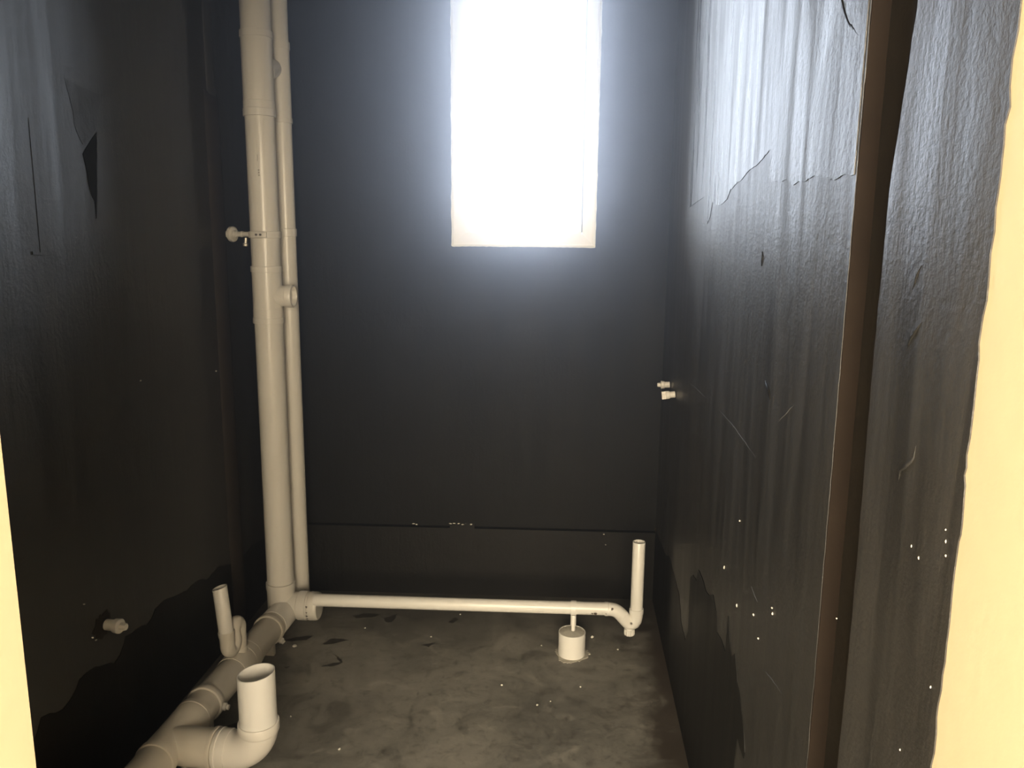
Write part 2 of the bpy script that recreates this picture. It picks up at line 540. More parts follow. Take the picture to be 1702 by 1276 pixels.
def half_round(y0, y1, z0, z1, h, n=10, top_round=True):
    """mortar bulge over a pipe buried in the left wall"""
    bm = bmesh.new()
    rows = []
    zs = [z0 + (z1 - z0) * i / 60 for i in range(61)]
    for z in zs:
        k = 1.0
        if top_round and z1 - z < 0.03:
            k = max(0.12, math.sqrt(max(0, 1 - (1 - (z1 - z) / 0.03) ** 2)))
        row = []
        wob = rr.uniform(-0.002, 0.002)
        for i in range(n + 1):
            a = math.pi * i / n
            y = (y0 + y1) / 2 - math.cos(a) * ((y1 - y0) / 2 + wob)
            row.append(bm.verts.new((LX - 0.001 + (h + wob * 0.5) * k * math.sin(a), y, z)))
        rows.append(row)
    for a, b in zip(rows, rows[1:]):
        for i in range(n):
            bm.faces.new((a[i], a[i + 1], b[i + 1], b[i]))
        bm.faces.new((a[n], a[0], b[0], b[n]))
    bm.faces.new(rows[0])
    bm.faces.new(rows[-1])
    return bm
o = link('buried_pipe_bulge', half_round(3.035, 3.150, 0.003, 2.19, 0.020), M['chase'], wall_left, 60)
o['label'] = 'rough mortar bulge over a pipe buried in the wall'
link('buried_pipe_bulge', half_round(3.062, 3.135, 2.18, CEIL - 0.004, 0.010, top_round=False), M['coat'], wall_left, 60)

# back wall in its own slightly turned frame: u along the wall, v outward, z up
MB = Matrix.Translation(BORG) @ Matrix.Rotation(BA, 4, 'Z')
def bk(bm):
    bm.transform(MB)
    return bm
U0, U1 = LX + 0.59 - 0.03, RX + 0.59 + 0.03
WU0, WU1, WZ0, WZ1 = 0.066, 0.687, 1.622, 2.95
LZ = 0.350
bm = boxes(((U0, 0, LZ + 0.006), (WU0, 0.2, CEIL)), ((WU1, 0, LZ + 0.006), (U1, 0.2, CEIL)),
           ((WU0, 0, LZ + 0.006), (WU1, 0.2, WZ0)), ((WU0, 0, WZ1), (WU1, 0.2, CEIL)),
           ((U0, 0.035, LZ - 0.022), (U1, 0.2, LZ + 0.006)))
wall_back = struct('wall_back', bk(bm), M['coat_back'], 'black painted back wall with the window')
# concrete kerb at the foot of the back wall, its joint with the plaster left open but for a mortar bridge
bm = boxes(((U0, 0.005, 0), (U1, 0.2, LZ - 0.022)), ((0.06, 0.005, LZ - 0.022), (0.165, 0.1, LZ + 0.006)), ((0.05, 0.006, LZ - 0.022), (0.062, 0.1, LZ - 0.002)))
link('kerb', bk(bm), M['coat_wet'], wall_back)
for (x, z_) in [(-0.71, 0.346), (-0.696, 0.343), (-0.538, 0.351), (-0.519, 0.353), (-0.499, 0.352), (-0.48, 0.348), (-0.44, 0.349), (0.175, 0.317), (0.184, 0.266), (-1.057, 1.85)]:
    bm = blob((x + 0.59, 0.0035, z_), 0.0055 if z_ > 0.34 and z_ < 0.4 else 0.004, rr, 0.6)
    for v in bm.verts:
        v.co.x = (v.co.x - x - 0.59) * (1.5 if z_ > 0.34 and z_ < 0.4 else 1) + x + 0.59
    link('plaster_chip', bk(bm), M['chip'], wall_back)

# window: fixed white frame, sash, pane
win = bpy.data.objects.new('window_1', None)
COL.objects.link(win)
win.location = MB @ Vector(((WU0 + WU1) / 2, 0.03, WZ0))
win.rotation_euler = (0, 0, BA)
win['kind'] = 'structure'
win['label'] = 'tall white framed window full of white daylight'
def member(name, a, b, w, slope=0.014, side='L'):
    """frame bar between mitred corners; a, b = outer corners (u, z), w = width inward vector; front face slopes back"""
    bm = bmesh.new()
    (au, az), (bu, bz) = a, b
    du, dz = bu - au, bz - az
    l = math.hypot(du, dz)
    tu, tz = du / l, dz / l
    nu, nz = -tz, tu
    if side == 'R':
        nu, nz = -nu, -nz
    def P(u, z, v):
        return Vector((u, v, z))
    ins = w
    q = []
    for (u, z, s) in ((au, az, 1), (bu, bz, -1)):
        iu, iz = u + nu * ins + tu * ins * s, z + nz * ins + tz * ins * s
        ou, oz = u + nu * 0.010 + tu * 0.010 * s, z + nz * 0.010 + tz * 0.010 * s
        q.append([P(u, z, 0.004), P(ou, oz, 0.002), P(iu, iz, 0.002 + slope), P(iu, iz, 0.06), P(u, z, 0.06)])
    va = [bm.verts.new(p) for p in q[0]]
    vb = [bm.verts.new(p) for p in q[1]]
    for i in range(5):
        j = (i + 1) % 5
        bm.faces.new((va[i], va[j], vb[j], vb[i]))
    bm.faces.new(va)
    bm.faces.new(vb)
    return link(name, bk(bm), M['upvc'], win, 20)
e = 0.004
c00, c10, c11, c01 = (WU0 + e, WZ0 + e), (WU1 - e, WZ0 + e), (WU1 - e, WZ1 - e), (WU0 + e, WZ1 - e)
FW = 0.052
member('frame_rail', c00, c10, FW)
member('frame_stile', c10, c11, FW)
member('frame_rail', c11, c01, FW)
member('frame_stile', c01, c00, FW)
i0, i1, k0, k1 = WU0 + e + FW, WU1 - e - FW, WZ0 + e + FW, WZ1 - e - FW
SW = 0.045
def bar(name, a, b, mt):
    return link(name, bk(bevelled_box(a, b, 0.002)), mt, win)
g_ = 0.004
bar('sash_rail', (i0 - 0.003, 0.022, k0 - 0.003), (i1 - g_, 0.055, k0 + SW), M['upvc'])
bar('sash_rail', (i0 - 0.003, 0.022, k1 - SW), (i1 - g_, 0.055, k1 + 0.003), M['upvc'])
bar('sash_stile', (i0 - 0.003, 0.0225, k0 + SW), (i0 + SW, 0.0545, k1 - SW), M['upvc'])
bar('sash_stile', (i1 - SW, 0.0225, k0 + SW), (i1 - g_, 0.0545, k1 - SW), M['upvc'])
bar('gasket', (i1 - g_ + 0.0003, 0.018, k0 + 0.004), (i1 - 0.0003, 0.05, k1 - 0.004), M['gasket'])
bm = boxes(((i0 + SW - 0.004, 0.036, k0 + SW - 0.004), (i1 - SW + 0.004, 0.041, k1 - SW + 0.004)))
link('pane', bk(bm), M['glass'], win)
# rough white sealant around the frame
ro, so = [], []
pts = []
for (p, q) in (((WU0, WZ0), (WU1, WZ0)), ((WU1, WZ0), (WU1, WZ1)), ((WU1, WZ1), (WU0, WZ1)), ((WU0, WZ1), (WU0, WZ0))):
    pts.append((p, q))
bm = bmesh.new()
for (p, q) in pts:
    n = 70
    L_ = math.hypot(q[0] - p[0], q[1] - p[1])
    tu, tz = (q[0] - p[0]) / L_, (q[1] - p[1]) / L_
    nu, nz = tz, -tu      # outward
    prev = None
    for i in range(n + 1):
        t = i / n
        bu, bz = p[0] + (q[0] - p[0]) * t, p[1] + (q[1] - p[1]) * t
        w_ = 0.001 + abs(rr.gauss(0, 0.0016))
        v0 = bm.verts.new((bu - nu * 0.007, 0.002, bz - nz * 0.007))
        v1 = bm.verts.new((bu, -0.0025, bz))
        v2 = bm.verts.new((bu + nu * w_, -0.0004, bz + nz * w_))
        if prev:
            bm.faces.new((prev[0], v0, v1, prev[1]))
            bm.faces.new((prev[1], v1, v2, prev[2]))
        prev = (v0, v1, v2)
link('sealant', bk(bm), M['sealant'], win, 60)

# ------------------------------------------------------------------ soil stack (110 mm)
SX, SY = -1.191, 3.100
Z = Vector((0, 0, 1))
def vz(org_xy, prof, seg=44):
    bm = bmesh.new()
    lathe(bm, (org_xy[0], org_xy[1], 0), Z, prof, seg)
    return bm
stack = thing('soil_stack', 'thick white vertical soil pipe in the back left corner', 'pipe', (SX, SY, 0.25))
DZ = 0.035
link('pipe', vz((SX, SY), solid_pipe(0.232, CEIL - 0.003, 0.055)), M['pvc'], stack)
# linking fitting joining the soil stack to the slim vent pipe behind
VX, VY = -1.163, 3.262
bm = vz((SX, SY), collar(2.100, 2.128, 0.0605, 0.054) )
lathe(bm, (SX, SY, 0), Z, collar(2.126, 2.157, 0.0583, 0.054), 44)
lathe(bm, (SX, SY, 0), Z, collar(2.155, 2.382, 0.0572, 0.054), 44)
lathe(bm, (SX, SY, 0), Z, collar(2.380, 2.405, 0.0605, 0.054), 44)
link('linking_fitting', bm, M['pvc'], stack)
ax = Vector((VX - SX, VY - SY, 0))
bm = bmesh.new()
sweep(bm, [Vector((SX, SY, 2.27)) + ax * t + Vector((0, 0, 0.03 * math.sin((t - 0.2) * 2.2))) for t in (0.25, 0.4, 0.55, 0.7)], [0.046, 0.042, 0.038, 0.034], 28)
link('link_branch', bm, M['pvc'], stack)
# branch fitting with open side socket
bm = vz((SX, SY), collar(1.320, 1.342, 0.0608, 0.054))
lathe(bm, (SX, SY, 0), Z, collar(1.340, 1.379, 0.0580, 0.054), 44)
lathe(bm, (SX, SY, 0), Z, collar(1.377, 1.522, 0.0570, 0.054), 44)
lathe(bm, (SX, SY, 0), Z, collar(1.520, 1.543, 0.0605, 0.054), 44)
link('branch_fitting', bm, M['pvc'], stack)
bm = bmesh.new()
lathe(bm, (SX, SY, 1.427), (1, 0, 0), [(0.03, 0.0), (0.03, 0.041), (0.078, 0.041), (0.080, 0.0445), (0.102, 0.0445), (0.104, 0.043), (0.104, 0.039), (0.1, 0.038), (0.085, 0.0375), (0.085, 0.0)], 36)
o = link('side_socket', bm, M['pvc'], stack)
o['label'] = 'short capped socket sticking out to the right'
for k in range(3):
    zc = 1.902 - k * 0.0095
    a = -1.42
    px_, py_ = SX + 0.0553 * math.cos(a), SY + 0.0553 * math.sin(a)
    bm = bmesh.new()
    for s in (1, -1):
        t = Vector((-math.sin(a), math.cos(a), 0))
        p0 = Vector((px_, py_, zc)) - t * 0.0028 - Z * 0.0028 * s
        p1 = Vector((px_, py_, zc)) + t * 0.0028 + Z * 0.0028 * s
        sweep(bm, [p0, p1], 0.0009, 6)
    link('printed_mark', bm, M['ink'], stack)
bm = bmesh.new()
a = -1.47
sweep(bm, [(SX + 0.0550 * math.cos(a), SY + 0.0550 * math.sin(a), 1.958), (SX + 0.0550 * math.cos(a), SY + 0.0550 * math.sin(a), 1.935)], 0.0008, 6)
link('printed_mark', bm, M['ink'], stack)

# ------------------------------------------------------------------ vent pipe (75 mm)
vent = thing('vent_pipe', 'slimmer white vertical pipe close behind the thick soil pipe', 'pipe', (VX, VY, 0))
link('pipe', vz((VX, VY), solid_pipe(0.001, CEIL - 0.003, 0.0375), 36), M['pvc'], vent)
link('coupling', vz((VX, VY), collar(2.098, 2.118, 0.0415, 0.037) , 36), M['pvc'], vent)
link('coupling', vz((VX, VY), [(2.116, 0.037), (2.116, 0.0395), (2.375, 0.0395), (2.375, 0.042), (2.402, 0.042), (2.402, 0.037)], 36), M['pvc'], vent)
link('coupling', vz((VX, VY), collar(1.656, 1.688, 0.0412, 0.037), 36), M['pvc'], vent)

# ------------------------------------------------------------------ wall clamp holding the stack
ZC = 1.664
clamp = thing('pipe_clamp', 'white plastic clamp holding the thick soil pipe to the left wall', 'clamp', (LX + 0.02, SY + 0.03, ZC))
bm = bmesh.new()
lathe(bm, (LX + 0.0085, SY + 0.040, ZC), (1, -0.25, 0), [(0, 0), (0, 0.012), (0.024, 0.012), (0.026, 0.029), (0.034, 0.0305), (0.040, 0.029), (0.042, 0.026), (0.043, 0.013), (0.043, 0)], 28)
link('wall_flange', bm, M['pvc'], clamp)
bm = bmesh.new()
lathe(bm, (LX + 0.045, SY + 0.030, ZC), (1, -0.25, 0), [(0, 0), (0, 0.013), (0.018, 0.013), (0.019, 0.010), (0.034, 0.010), (0.036, 0.012), (0.044, 0.012), (0.046, 0.010), (0.080, 0.010), (0.080, 0)], 20)
link('stem', bm, M['pvc'], clamp)
link('clamp_ring', vz((SX, SY), collar(ZC - 0.014, ZC + 0.012, 0.0615, 0.0557)), M['pvc'], clamp)
bm = bevelled_box((SX - 0.016, SY - 0.0685, ZC - 0.012), (SX + 0.030, SY - 0.0575, ZC + 0.010), 0.002)
lugs = link('clamp_lug', bm, M['pvc'], clamp)
for dx in (-0.008, 0.008):
    bm = bmesh.new()
    lathe(bm, (SX + dx, SY - 0.0680, ZC - 0.001), (0, -1, 0), [(0, 0), (0, 0.0045), (0.003, 0.0045), (0.003, 0)], 10)
    link('screw', bm, M['tar'], lugs)
bm = bmesh.new()
lathe(bm, (SX - 0.072, SY - 0.02, ZC - 0.045), (0.1, 0, 1), [(0, 0), (0, 0.010), (0.010, 0.011), (0.012, 0.006), (0.032, 0.006), (0.032, 0)], 8)
link('bolt', bm, M['metal'], clamp)

# ------------------------------------------------------------------ main drain along the left wall
DIR = Vector((0.0213, 1, -0.025)).normalized()
def AX(y):
    return Vector((-1.186 + 0.0213 * (y - 2.5), y, 0.121 - 0.025 * (y - 2.5)))
def dl(bm, ya, prof, seg=44):
    """profile along the drain axis, t measured in y"""
    lathe(bm, AX(0), Vector((0.0213, 1, -0.025)), [(t * 1.00054, r) for t, r in prof], seg)
    return bm
drain = thing('drain_pipe', 'thick white horizontal drain running along the left wall at the floor', 'pipe', (AX(2.3).x, 2.3, 0.0))
bm = bmesh.new()
dl(bm, 0, solid_pipe(1.15, 3.10, 0.055))
link('pipe', bm, M['pvc_dusty'], drain)
# foot tee under the stack
bm = bmesh.new()
lathe(bm, (SX, SY, 0), Z, [(0.10, 0.0575), (0.205, 0.0575), (0.206, 0.0605), (0.231, 0.0605), (0.232, 0.054)], 44)
dl(bm, 0, [(3.155, 0), (3.155, 0.045), (3.140, 0.056), (3.10, 0.0575), (2.955, 0.0585), (2.953, 0.0572), (2.953, 0.054)])
lathe(bm, (SX, SY, 0.128), (1, 0, 0), [(0.0, 0.055), (0.074, 0.055), (0.078, 0.0600), (0.112, 0.0605), (0.113, 0.059), (0.113, 0)], 44)
lathe(bm, (SX, SY, 0.0), Z, [(0.040, 0), (0.046, 0.038), (0.07, 0.054), (0.11, 0.0575)], 44)
link('foot_tee', bm, M['pvc'], drain)
# tee with the small trap on top
bm = bmesh.new()
dl(bm, 0, [(2.722, 0.054), (2.722, 0.0605), (2.702, 0.0612), (2.700, 0.0596), (2.662, 0.0596), (2.660, 0.058), (2.572, 0.058), (2.570, 0.0572), (2.570, 0.054)])
link('trap_tee', bm, M['pvc_dusty'], drain)
# tee for the closet branch
BY = 2.140
bm = bmesh.new()
dl(bm, 0, [(2.302, 0.054), (2.302, 0.0605), (2.282, 0.0612), (2.280, 0.0594), (2.242, 0.0594), (2.240, 0.0580), (2.075, 0.0580), (2.072, 0.0612), (2.052, 0.0612), (2.050, 0.0600), (2.050, 0.054)])
bo = AX(BY)
BZ = bo.z
bdir = Vector((-0.907 - bo.x, 2.132 - BY, 0)).normalized()
lathe(bm, bo, bdir, [(0.0, 0.056), (0.052, 0.0565), (0.066, 0.0572), (0.094, 0.0572), (0.139, 0.0578), (0.140, 0.0618), (0.143, 0.0628), (0.150, 0.0628), (0.152, 0.0612), (0.152, 0.054)], 44)
link('closet_tee', bm, M['pvc_dusty'], drain)

# closet bend rising from the tee
CXs, CYs = -0.907, 2.132
closet = thing('closet_bend', 'wide white elbow with an open upright stub in the left foreground', 'pipe', (CXs, CYs, 0.0))
RB = 0.086
P0 = bo + bdir * 0.150
bm = bmesh.new()
t0 = (Vector((CXs, CYs, BZ)) - bo).length - RB
path = [bo + bdir * 0.1535] + arc(bo + bdir * t0 + Z * RB, -Z * RB, bdir * RB, 0, math.pi / 2, 14) + [Vector((CXs, CYs, BZ + RB + 0.015))]
sweep(bm, path, 0.0572, 44)
link('elbow', bm, M['pvc'], closet)
bm = bmesh.new()
lathe(bm, bo, bdir, [(0.159, 0.0565), (0.159, 0.0615), (0.161, 0.0626), (0.166, 0.0626), (0.168, 0.0602), (0.191, 0.0604), (0.194, 0.0598), (0.195, 0.0565)], 44)
link('socket', bm, M['pvc'], closet)
ZK = 0.232
bm = vz((CXs, CYs), [(ZK - 0.034, 0.0565), (ZK - 0.030, 0.0595), (ZK - 0.026, 0.0608), (ZK - 0.002, 0.0608), (ZK, 0.0595), (ZK, 0.054)])
link('socket', bm, M['pvc'], closet)
bm = vz((CXs, CYs), [(ZK - 0.02, 0.0549), (0.389, 0.0549), (0.3895, 0.0545), (0.3895, 0.0520), (0.389, 0.0516), (ZK - 0.018, 0.0516), (ZK - 0.018, 0.0)])
for v in bm.verts:
    if v.co.z > 0.38:
        v.co.z += 0.13 * (v.co.x - CXs)
link('stub_pipe', bm, M['pvc_clean'], closet)

# small trap riser on the drain
trap = thing('trap_riser', 'thin white open pipe with a looped trap on the wall-side drain', 'pipe', (-1.188, 2.553, 0.19))
LT = Vector((-0.0839, 0, 1)).normalized()
rb = Vector((-1.190, 2.553, 0.335))
bm = bmesh.new()
ring = lathe(bm, rb, LT, [(-0.06, 0.0249), (0.121, 0.0249), (0.1215, 0.0246), (0.1215, 0.0226), (0.121, 0.0222), (-0.03, 0.0222), (-0.03, 0)], 32)
for v in bm.verts:
    if v.co.z > 0.44:
        v.co.z += 0.22 * (v.co.x - rb.x)
link('riser', bm, M['pvc'], trap)
s0 = rb + LT * -0.052
bm = bmesh.new()
lathe(bm, rb, LT, [(-0.090, 0.0262), (-0.064, 0.0266), (-0.061, 0.0286), (-0.046, 0.0286), (-0.045, 0.0275), (-0.045, 0.0245)], 32)
e0 = rb + LT * -0.075
l3 = AX(2.668)
path = [e0]
LR = 0.0222
cb = e0 + Vector((0.003, LR, -0.022))
path += arc(cb, (-0.003, -LR, 0), (0, 0, -0.030), 0, math.pi, 12)
ct = e0 + Vector((0.003, 3 * LR, 0.004))
path += [ct + Vector((-0.002, -LR, 0)) * math.cos(t) + Vector((0, 0, LR)) * math.sin(t) for t in [math.pi * i / 12 for i in range(13)]]
leg = Vector((e0.x + 0.004, e0.y + 4 * LR, 0))
path += [leg + Z * 0.235, leg + Z * 0.184]
sweep(bm, path, 0.0258, 28)
link('trap_loop', bm, M['pvc_dusty'], trap)
bm = bmesh.new()
lathe(bm, leg, Z, [(0.150, 0.020), (0.150, 0.0282), (0.186, 0.0282), (0.188, 0.0276), (0.188, 0.0266), (0.182, 0.0266), (0.181, 0)], 28)
link('trap_socket', bm, M['pvc_dusty'], drain)

# pipe clips with bolts under the drain
def pipe_clip(y, label, bolt_ang):
    t = thing('pipe_clip', label, 'clip', (AX(y).x, y, 0.0), 'clips that carry the floor drain')
    bm = bmesh.new()
    dl(bm, 0, [(y - 0.012, 0.0552), (y - 0.012, 0.0612), (y - 0.010, 0.0622), (y + 0.010, 0.0622), (y + 0.012, 0.0612), (y + 0.012, 0.0552)])
    link('strap', bm, M['pvc_dusty'], t)
    d = Vector((math.cos(bolt_ang), 0, math.sin(bolt_ang)))
    c = AX(y) + d * 0.061
    bm = bmesh.new()
    lathe(bm, c, d, [(0, 0), (0, 0.013), (0.010, 0.013), (0.012, 0.009), (0.020, 0.009), (0.020, 0)], 8)
    link('bolt', bm, M['pvc'], t)
    bm = bevelled_box((AX(y).x - 0.02, y - 0.011, 0.001), (AX(y).x + 0.02, y + 0.011, AX(y).z - 0.056), 0.003)
    link('foot', bm, M['pvc_dusty'], t)
    return t
pipe_clip(2.375, 'clip strapped round the floor drain just behind the wide elbow', -0.15)
pipe_clip(2.915, 'clip under the floor drain near the foot of the soil pipe', -0.75)

# mortar lumps bedding the tee and a low dark round disc on the floor behind the elbow
bed = thing('mortar_bedding', 'rough grey mortar lumps under the elbow branch tee', 'mortar', (bo.x + 0.10, BY - 0.01, 0))
for k in range(9):
    bm = blob((bo.x + 0.03 + 0.017 * k, BY - 0.012 + rr.uniform(-0.02, 0.02), 0.032), 0.030, rr, 1.1)
    link('lump', bm, M['splash'], bed)
sl = thing('floor_disc', 'low dark round disc on the floor behind the wide elbow', 'plug', (-1.045, 2.285, 0))
bm = vz((-1.045, 2.285), [(0.001, 0), (0.001, 0.052), (0.085, 0.052), (0.088, 0.049), (0.088, 0.043), (0.080, 0.042), (0.080, 0)], 32)
link('ring', bm, M['mortar_dark'], sl)

# ------------------------------------------------------------------ 50 mm waste pipe with reducer and trap
WY = 3.072
waste = thing('waste_pipe', 'slim white horizontal waste pipe with trap and upright end', 'pipe', (-0.4, WY, 0.0))
bm = bmesh.new()
lathe(bm, (SX, SY, 0.128), (1, 0, 0), [(0.1138, 0), (0.1138, 0.0565), (0.122, 0.0572), (0.124, 0.0592), (0.150, 0.0592), (0.160, 0.0565), (0.163, 0.053), (0.163, 0)], 44)
link('reducer', bm, M['pvc'], waste)
p0, p1 = Vector((-1.040, WY, 0.169)), Vector((0.175, WY, 0.184))
bm = bmesh.new()
sweep(bm, [p0, p1], 0.0258, 32)
link('pipe', bm, M['pvc_clean'], waste)
bm = bmesh.new()
sweep(bm, [Vector((0.163, WY, 0.1838)), Vector((0.1632, WY, 0.1838)), Vector((0.176, WY, 0.184)), Vector((0.177, WY, 0.184))], [0.0262, 0.0285, 0.0285, 0.0268], 32)
sweep(bm, [Vector((0.168, WY, 0.184)), Vector((0.190, WY, 0.183)), Vector((0.202, WY, 0.181)), Vector((0.214, WY, 0.175)), Vector((0.226, WY, 0.165)), Vector((0.240, WY, 0.150))], 0.0270, 32)
sweep(bm, [Vector((0.234, WY, 0.1565)), Vector((0.2345, WY, 0.156)), Vector((0.2400, WY, 0.150)), Vector((0.2405, WY, 0.1495))], [0.0265, 0.0278, 0.0278, 0.0265], 32)
link('elbow', bm, M['pvc_clean'], waste)
bm = bmesh.new()
sweep(bm, [Vector((0.236, WY, 0.1545)), Vector((0.248, WY, 0.140)), Vector((0.257, WY, 0.1305)), Vector((0.265, WY, 0.126)), Vector((0.274, WY, 0.126)), Vector((0.282, WY, 0.131)), Vector((0.288, WY, 0.142)), Vector((0.2902, WY, 0.156)), Vector((0.2905, WY, 0.178))], 0.0268, 32)
lathe(bm, (0.2905, WY, 0), Z, [(0.170, 0.026), (0.171, 0.0288), (0.190, 0.0288), (0.191, 0.0278), (0.191, 0.0245)], 32)
link('trap_bend', bm, M['pvc_clean'], waste)
bm = bmesh.new()
rings = lathe(bm, (0.2655, WY, 0), Z, [(0.076, 0), (0.076, 0.0195), (0.079, 0.0215), (0.100, 0.0215), (0.102, 0.017), (0.115, 0.017)], 40)
for ring in rings[1:4]:
    for i, v in enumerate(ring):
        if (i // 2) % 2:
            v.co.x += (0.2655 - v.co.x) * 0.11
            v.co.y += (WY - v.co.y) * 0.11
o = link('cleanout_plug', bm, M['pvc_clean'], waste, 25)
o['label'] = 'ribbed round screw plug under the trap'
bm = vz((0.2905, WY), [(0.178, 0.0249), (0.475, 0.0249), (0.4755, 0.0246), (0.4755, 0.0226), (0.475, 0.0222), (0.30, 0.0222), (0.30, 0)], 32)
link('riser', bm, M['pvc_clean'], waste)
def glue(parent, c, n, r, rnd):
    bm = blob((0, 0, 0), r, rnd, 0.35)
    q = Vector(n).to_track_quat('Z', 'Y').to_matrix().to_4x4()
    bm.transform(Matrix.Translation(Vector(c)) @ q)
    link('glue_stain', bm, M['tar'], parent)
for (x, dz, ang, r) in ((0.192, 0.012, 0.45, 0.0065), (0.168, -0.008, -0.3, 0.0065), (0.125, -0.011, -0.4, 0.008), (0.112, -0.012, -0.45, 0.006), (0.270, 0.012, 0.4, 0.007)):
    zc = 0.1838 if x < 0.2 else 0.124
    R_ = 0.0270 if x > 0.14 else 0.0258
    yy = WY - math.sqrt(max(1e-6, R_ ** 2 - dz ** 2))
    glue(waste, (x, yy, zc + dz), (0, -math.cos(ang), math.sin(ang)), r, rr)
for (a, r) in ((-0.35, 0.006), (0.05, 0.004), (0.35, 0.006), (0.62, 0.005)):
    n_ = Vector((0, -math.cos(a), -math.sin(a)))
    glue(waste, Vector((SX + 0.1255, SY, 0.128)) + n_ * 0.0588, n_, r, rr)

# pipe support: concrete filled pipe stub with a clip
PX, PY = 0.033, 3.032
sup = thing('pipe_support', 'squat white concrete-filled pipe stub holding up the slim waste pipe', 'support', (PX, PY, 0))
bm = vz((PX, PY), [(0.001, 0), (0.001, 0.0545), (0.098, 0.0545), (0.100, 0.0538), (0.100, 0.0512), (0.094, 0.051), (0.094, 0)], 44)
link('sleeve', bm, M['pvc_clean'], sup)
bm = bmesh.new()
lathe(bm, (PX, PY, 0), Z, [(0.090, 0.0511), (0.0985, 0.050), (0.101, 0.035), (0.1025, 0.0)], 32)
for v in bm.verts:
    if v.co.z > 0.095:
        v.co.z += rr.uniform(-0.0012, 0.0014)
link('concrete_fill', bm, M['concrete_fill'], sup)
bm = bmesh.new()
xs = PX + 0.004
sweep(bm, [Vector((xs, PY + 0.006, 0.098)), Vector((xs, PY + 0.012, 0.128))], 0.0085, 12)
sweep(bm, [Vector((xs, PY + 0.010, 0.120)), Vector((xs, PY + 0.022, 0.158))], 0.0115, 12)
link('stem', bm, M['pvc_clean'], sup)
bm = bmesh.new()
zc = 0.169 + (xs + 1.04) / 1.215 * 0.015
lathe(bm, (xs - 0.0115, WY, zc), (1, 0, 0.0123), collar(0, 0.023, 0.0298, 0.0264, 0.001), 32)
link('clip', bm, M['pvc_clean'], sup)
bm = bmesh.new()
a_pts = []
for i in range(90):
    a = 2 * math.pi * i / 90
    r = 0.060 + 0.012 * rr.random() + 0.008 * math.sin(a * 3 + 1)
    a_pts.append((PX + r * math.cos(a), PY - 0.004 + r * math.sin(a)))
bm2 = sheet(a_pts, lambda p, d: Vector((p[0], p[1], 0.0004 + d)), 0.003)
bm.free()
link('cement_splash', bm2, M['splash'], sup)

# ------------------------------------------------------------------ water supply stubs
def plug(name_label, base, axis, k, wings, group):
    t = thing('supply_plug', name_label, 'plug', base, group)
    axis = Vector(axis).normalized()
    bm = bmesh.new()
    lathe(bm, base, axis, [(0.0005, 0), (0.0005, 0.0125 * k), (0.020 * k, 0.0125 * k), (0.022 * k, 0.0155 * k), (0.034 * k, 0.0165 * k), (0.036 * k, 0.015 * k), (0.036 * k, 0)], 20)
    link('sleeve', bm, M['pvc'], t)
    bm = bmesh.new()
    b2 = Vector(base) + axis * 0.035 * k
    if wings:
        d, u, w = frame_of(axis)
        for q, (su, sw) in enumerate(((0.004, 0.015), (0.0085, 0.006))):
            pts = []
            vs = []
            for tt in (0, 0.016 * k):
                for (x, y) in ((-su, -sw), (su, -sw), (su, sw), (-su, sw)):
                    vs.append(bm.verts.new(b2 + d * tt + u * x * k + w * y * k))
            for f in ((0, 1, 2, 3), (7, 6, 5, 4), (0, 4, 5, 1), (1, 5, 6, 2), (2, 6, 7, 3), (3, 7, 4, 0)):
                bm.faces.new([vs[i] for i in f])
    else:
        lathe(bm, b2, axis, [(0, 0), (0, 0.0085 * k), (0.012 * k, 0.0085 * k), (0.015 * k, 0.007 * k), (0.015 * k, 0)], 8)
    link('plug_head', bm, M['pvc'], t)
    return t
G = 'plugged water outlets'
plug('far white plug, upper of the two sticking out low on the right wall', (RX - 0.0045, 3.262, 1.079), (-1, 0, -0.05), 1.0, False, G)
plug('near white plug with a winged head on the right wall', (RX - 0.0045, 3.085, 1.074), (-1, 0, -0.12), 1.0, True, G)
tl = plug('cream plug poking from a broken hole in the left wall', (LX + 0.0080, 2.150, 0.512), (1, -0.15, 0.0), 1.35, False, G)
bm = bmesh.new()
hp = []
for i in range(26):
    a = 2 * math.pi * i / 26
    r = 0.034 + rr.uniform(-0.006, 0.009)
    hp.append((2.138 + r * 1.25 * math.cos(a), 0.516 + r * math.sin(a)))
bm.free()
o = link('broken_edge', sheet(hp, on_left, 0.0022), M['mortar_dark'], wall_left)
o['label'] = 'dark broken plaster around the water outlet'
for (y, z_) in ((2.085, 0.503), (2.10, 0.488), (2.06, 0.62), (2.45, 1.20), (3.0, 1.14)):
    link('plaster_chip', blob((LX + 0.003, y, z_), 0.004, rr), M['chip'], wall_left)

# ------------------------------------------------------------------ chips, cracks and scratches on the right wall
for (y, z_) in [(1.995, 0.833), (1.826, 0.809), (1.519, 0.952), (1.513, 0.943), (1.661, 0.867), (1.607, 0.84), (0.938, 1.312), (0.916, 1.306), (0.86, 1.362), (0.857, 1.35), (0.853, 1.335), (1.162, 1.108), (0.854, 1.18), (0.911, 1.063), (1.851, 1.011)]:
    k = 0.0012 if y < 1.3 else 0.0026
    bm = blob((RX - 0.0020, y, z_), k, rr, rr.uniform(0.8, 2.2))
    link('plaster_chip', bm, M['chip'], wall_right)
def ridge(pts, w, h, mt, name):
    bm = bmesh.new()
    n = len(pts)
    path = roughen(pts, 0.008, 0.0012, rr)
    rad = [max(0.0003, w * math.sin(math.pi * (i + 0.5) / len(path))) for i in range(len(path))]
    sweep(bm, [Vector((RX - 0.0016, p[0], p[1])) for p in path], rad, 6)
    return link(name, bm, mt, wall_right, 70)
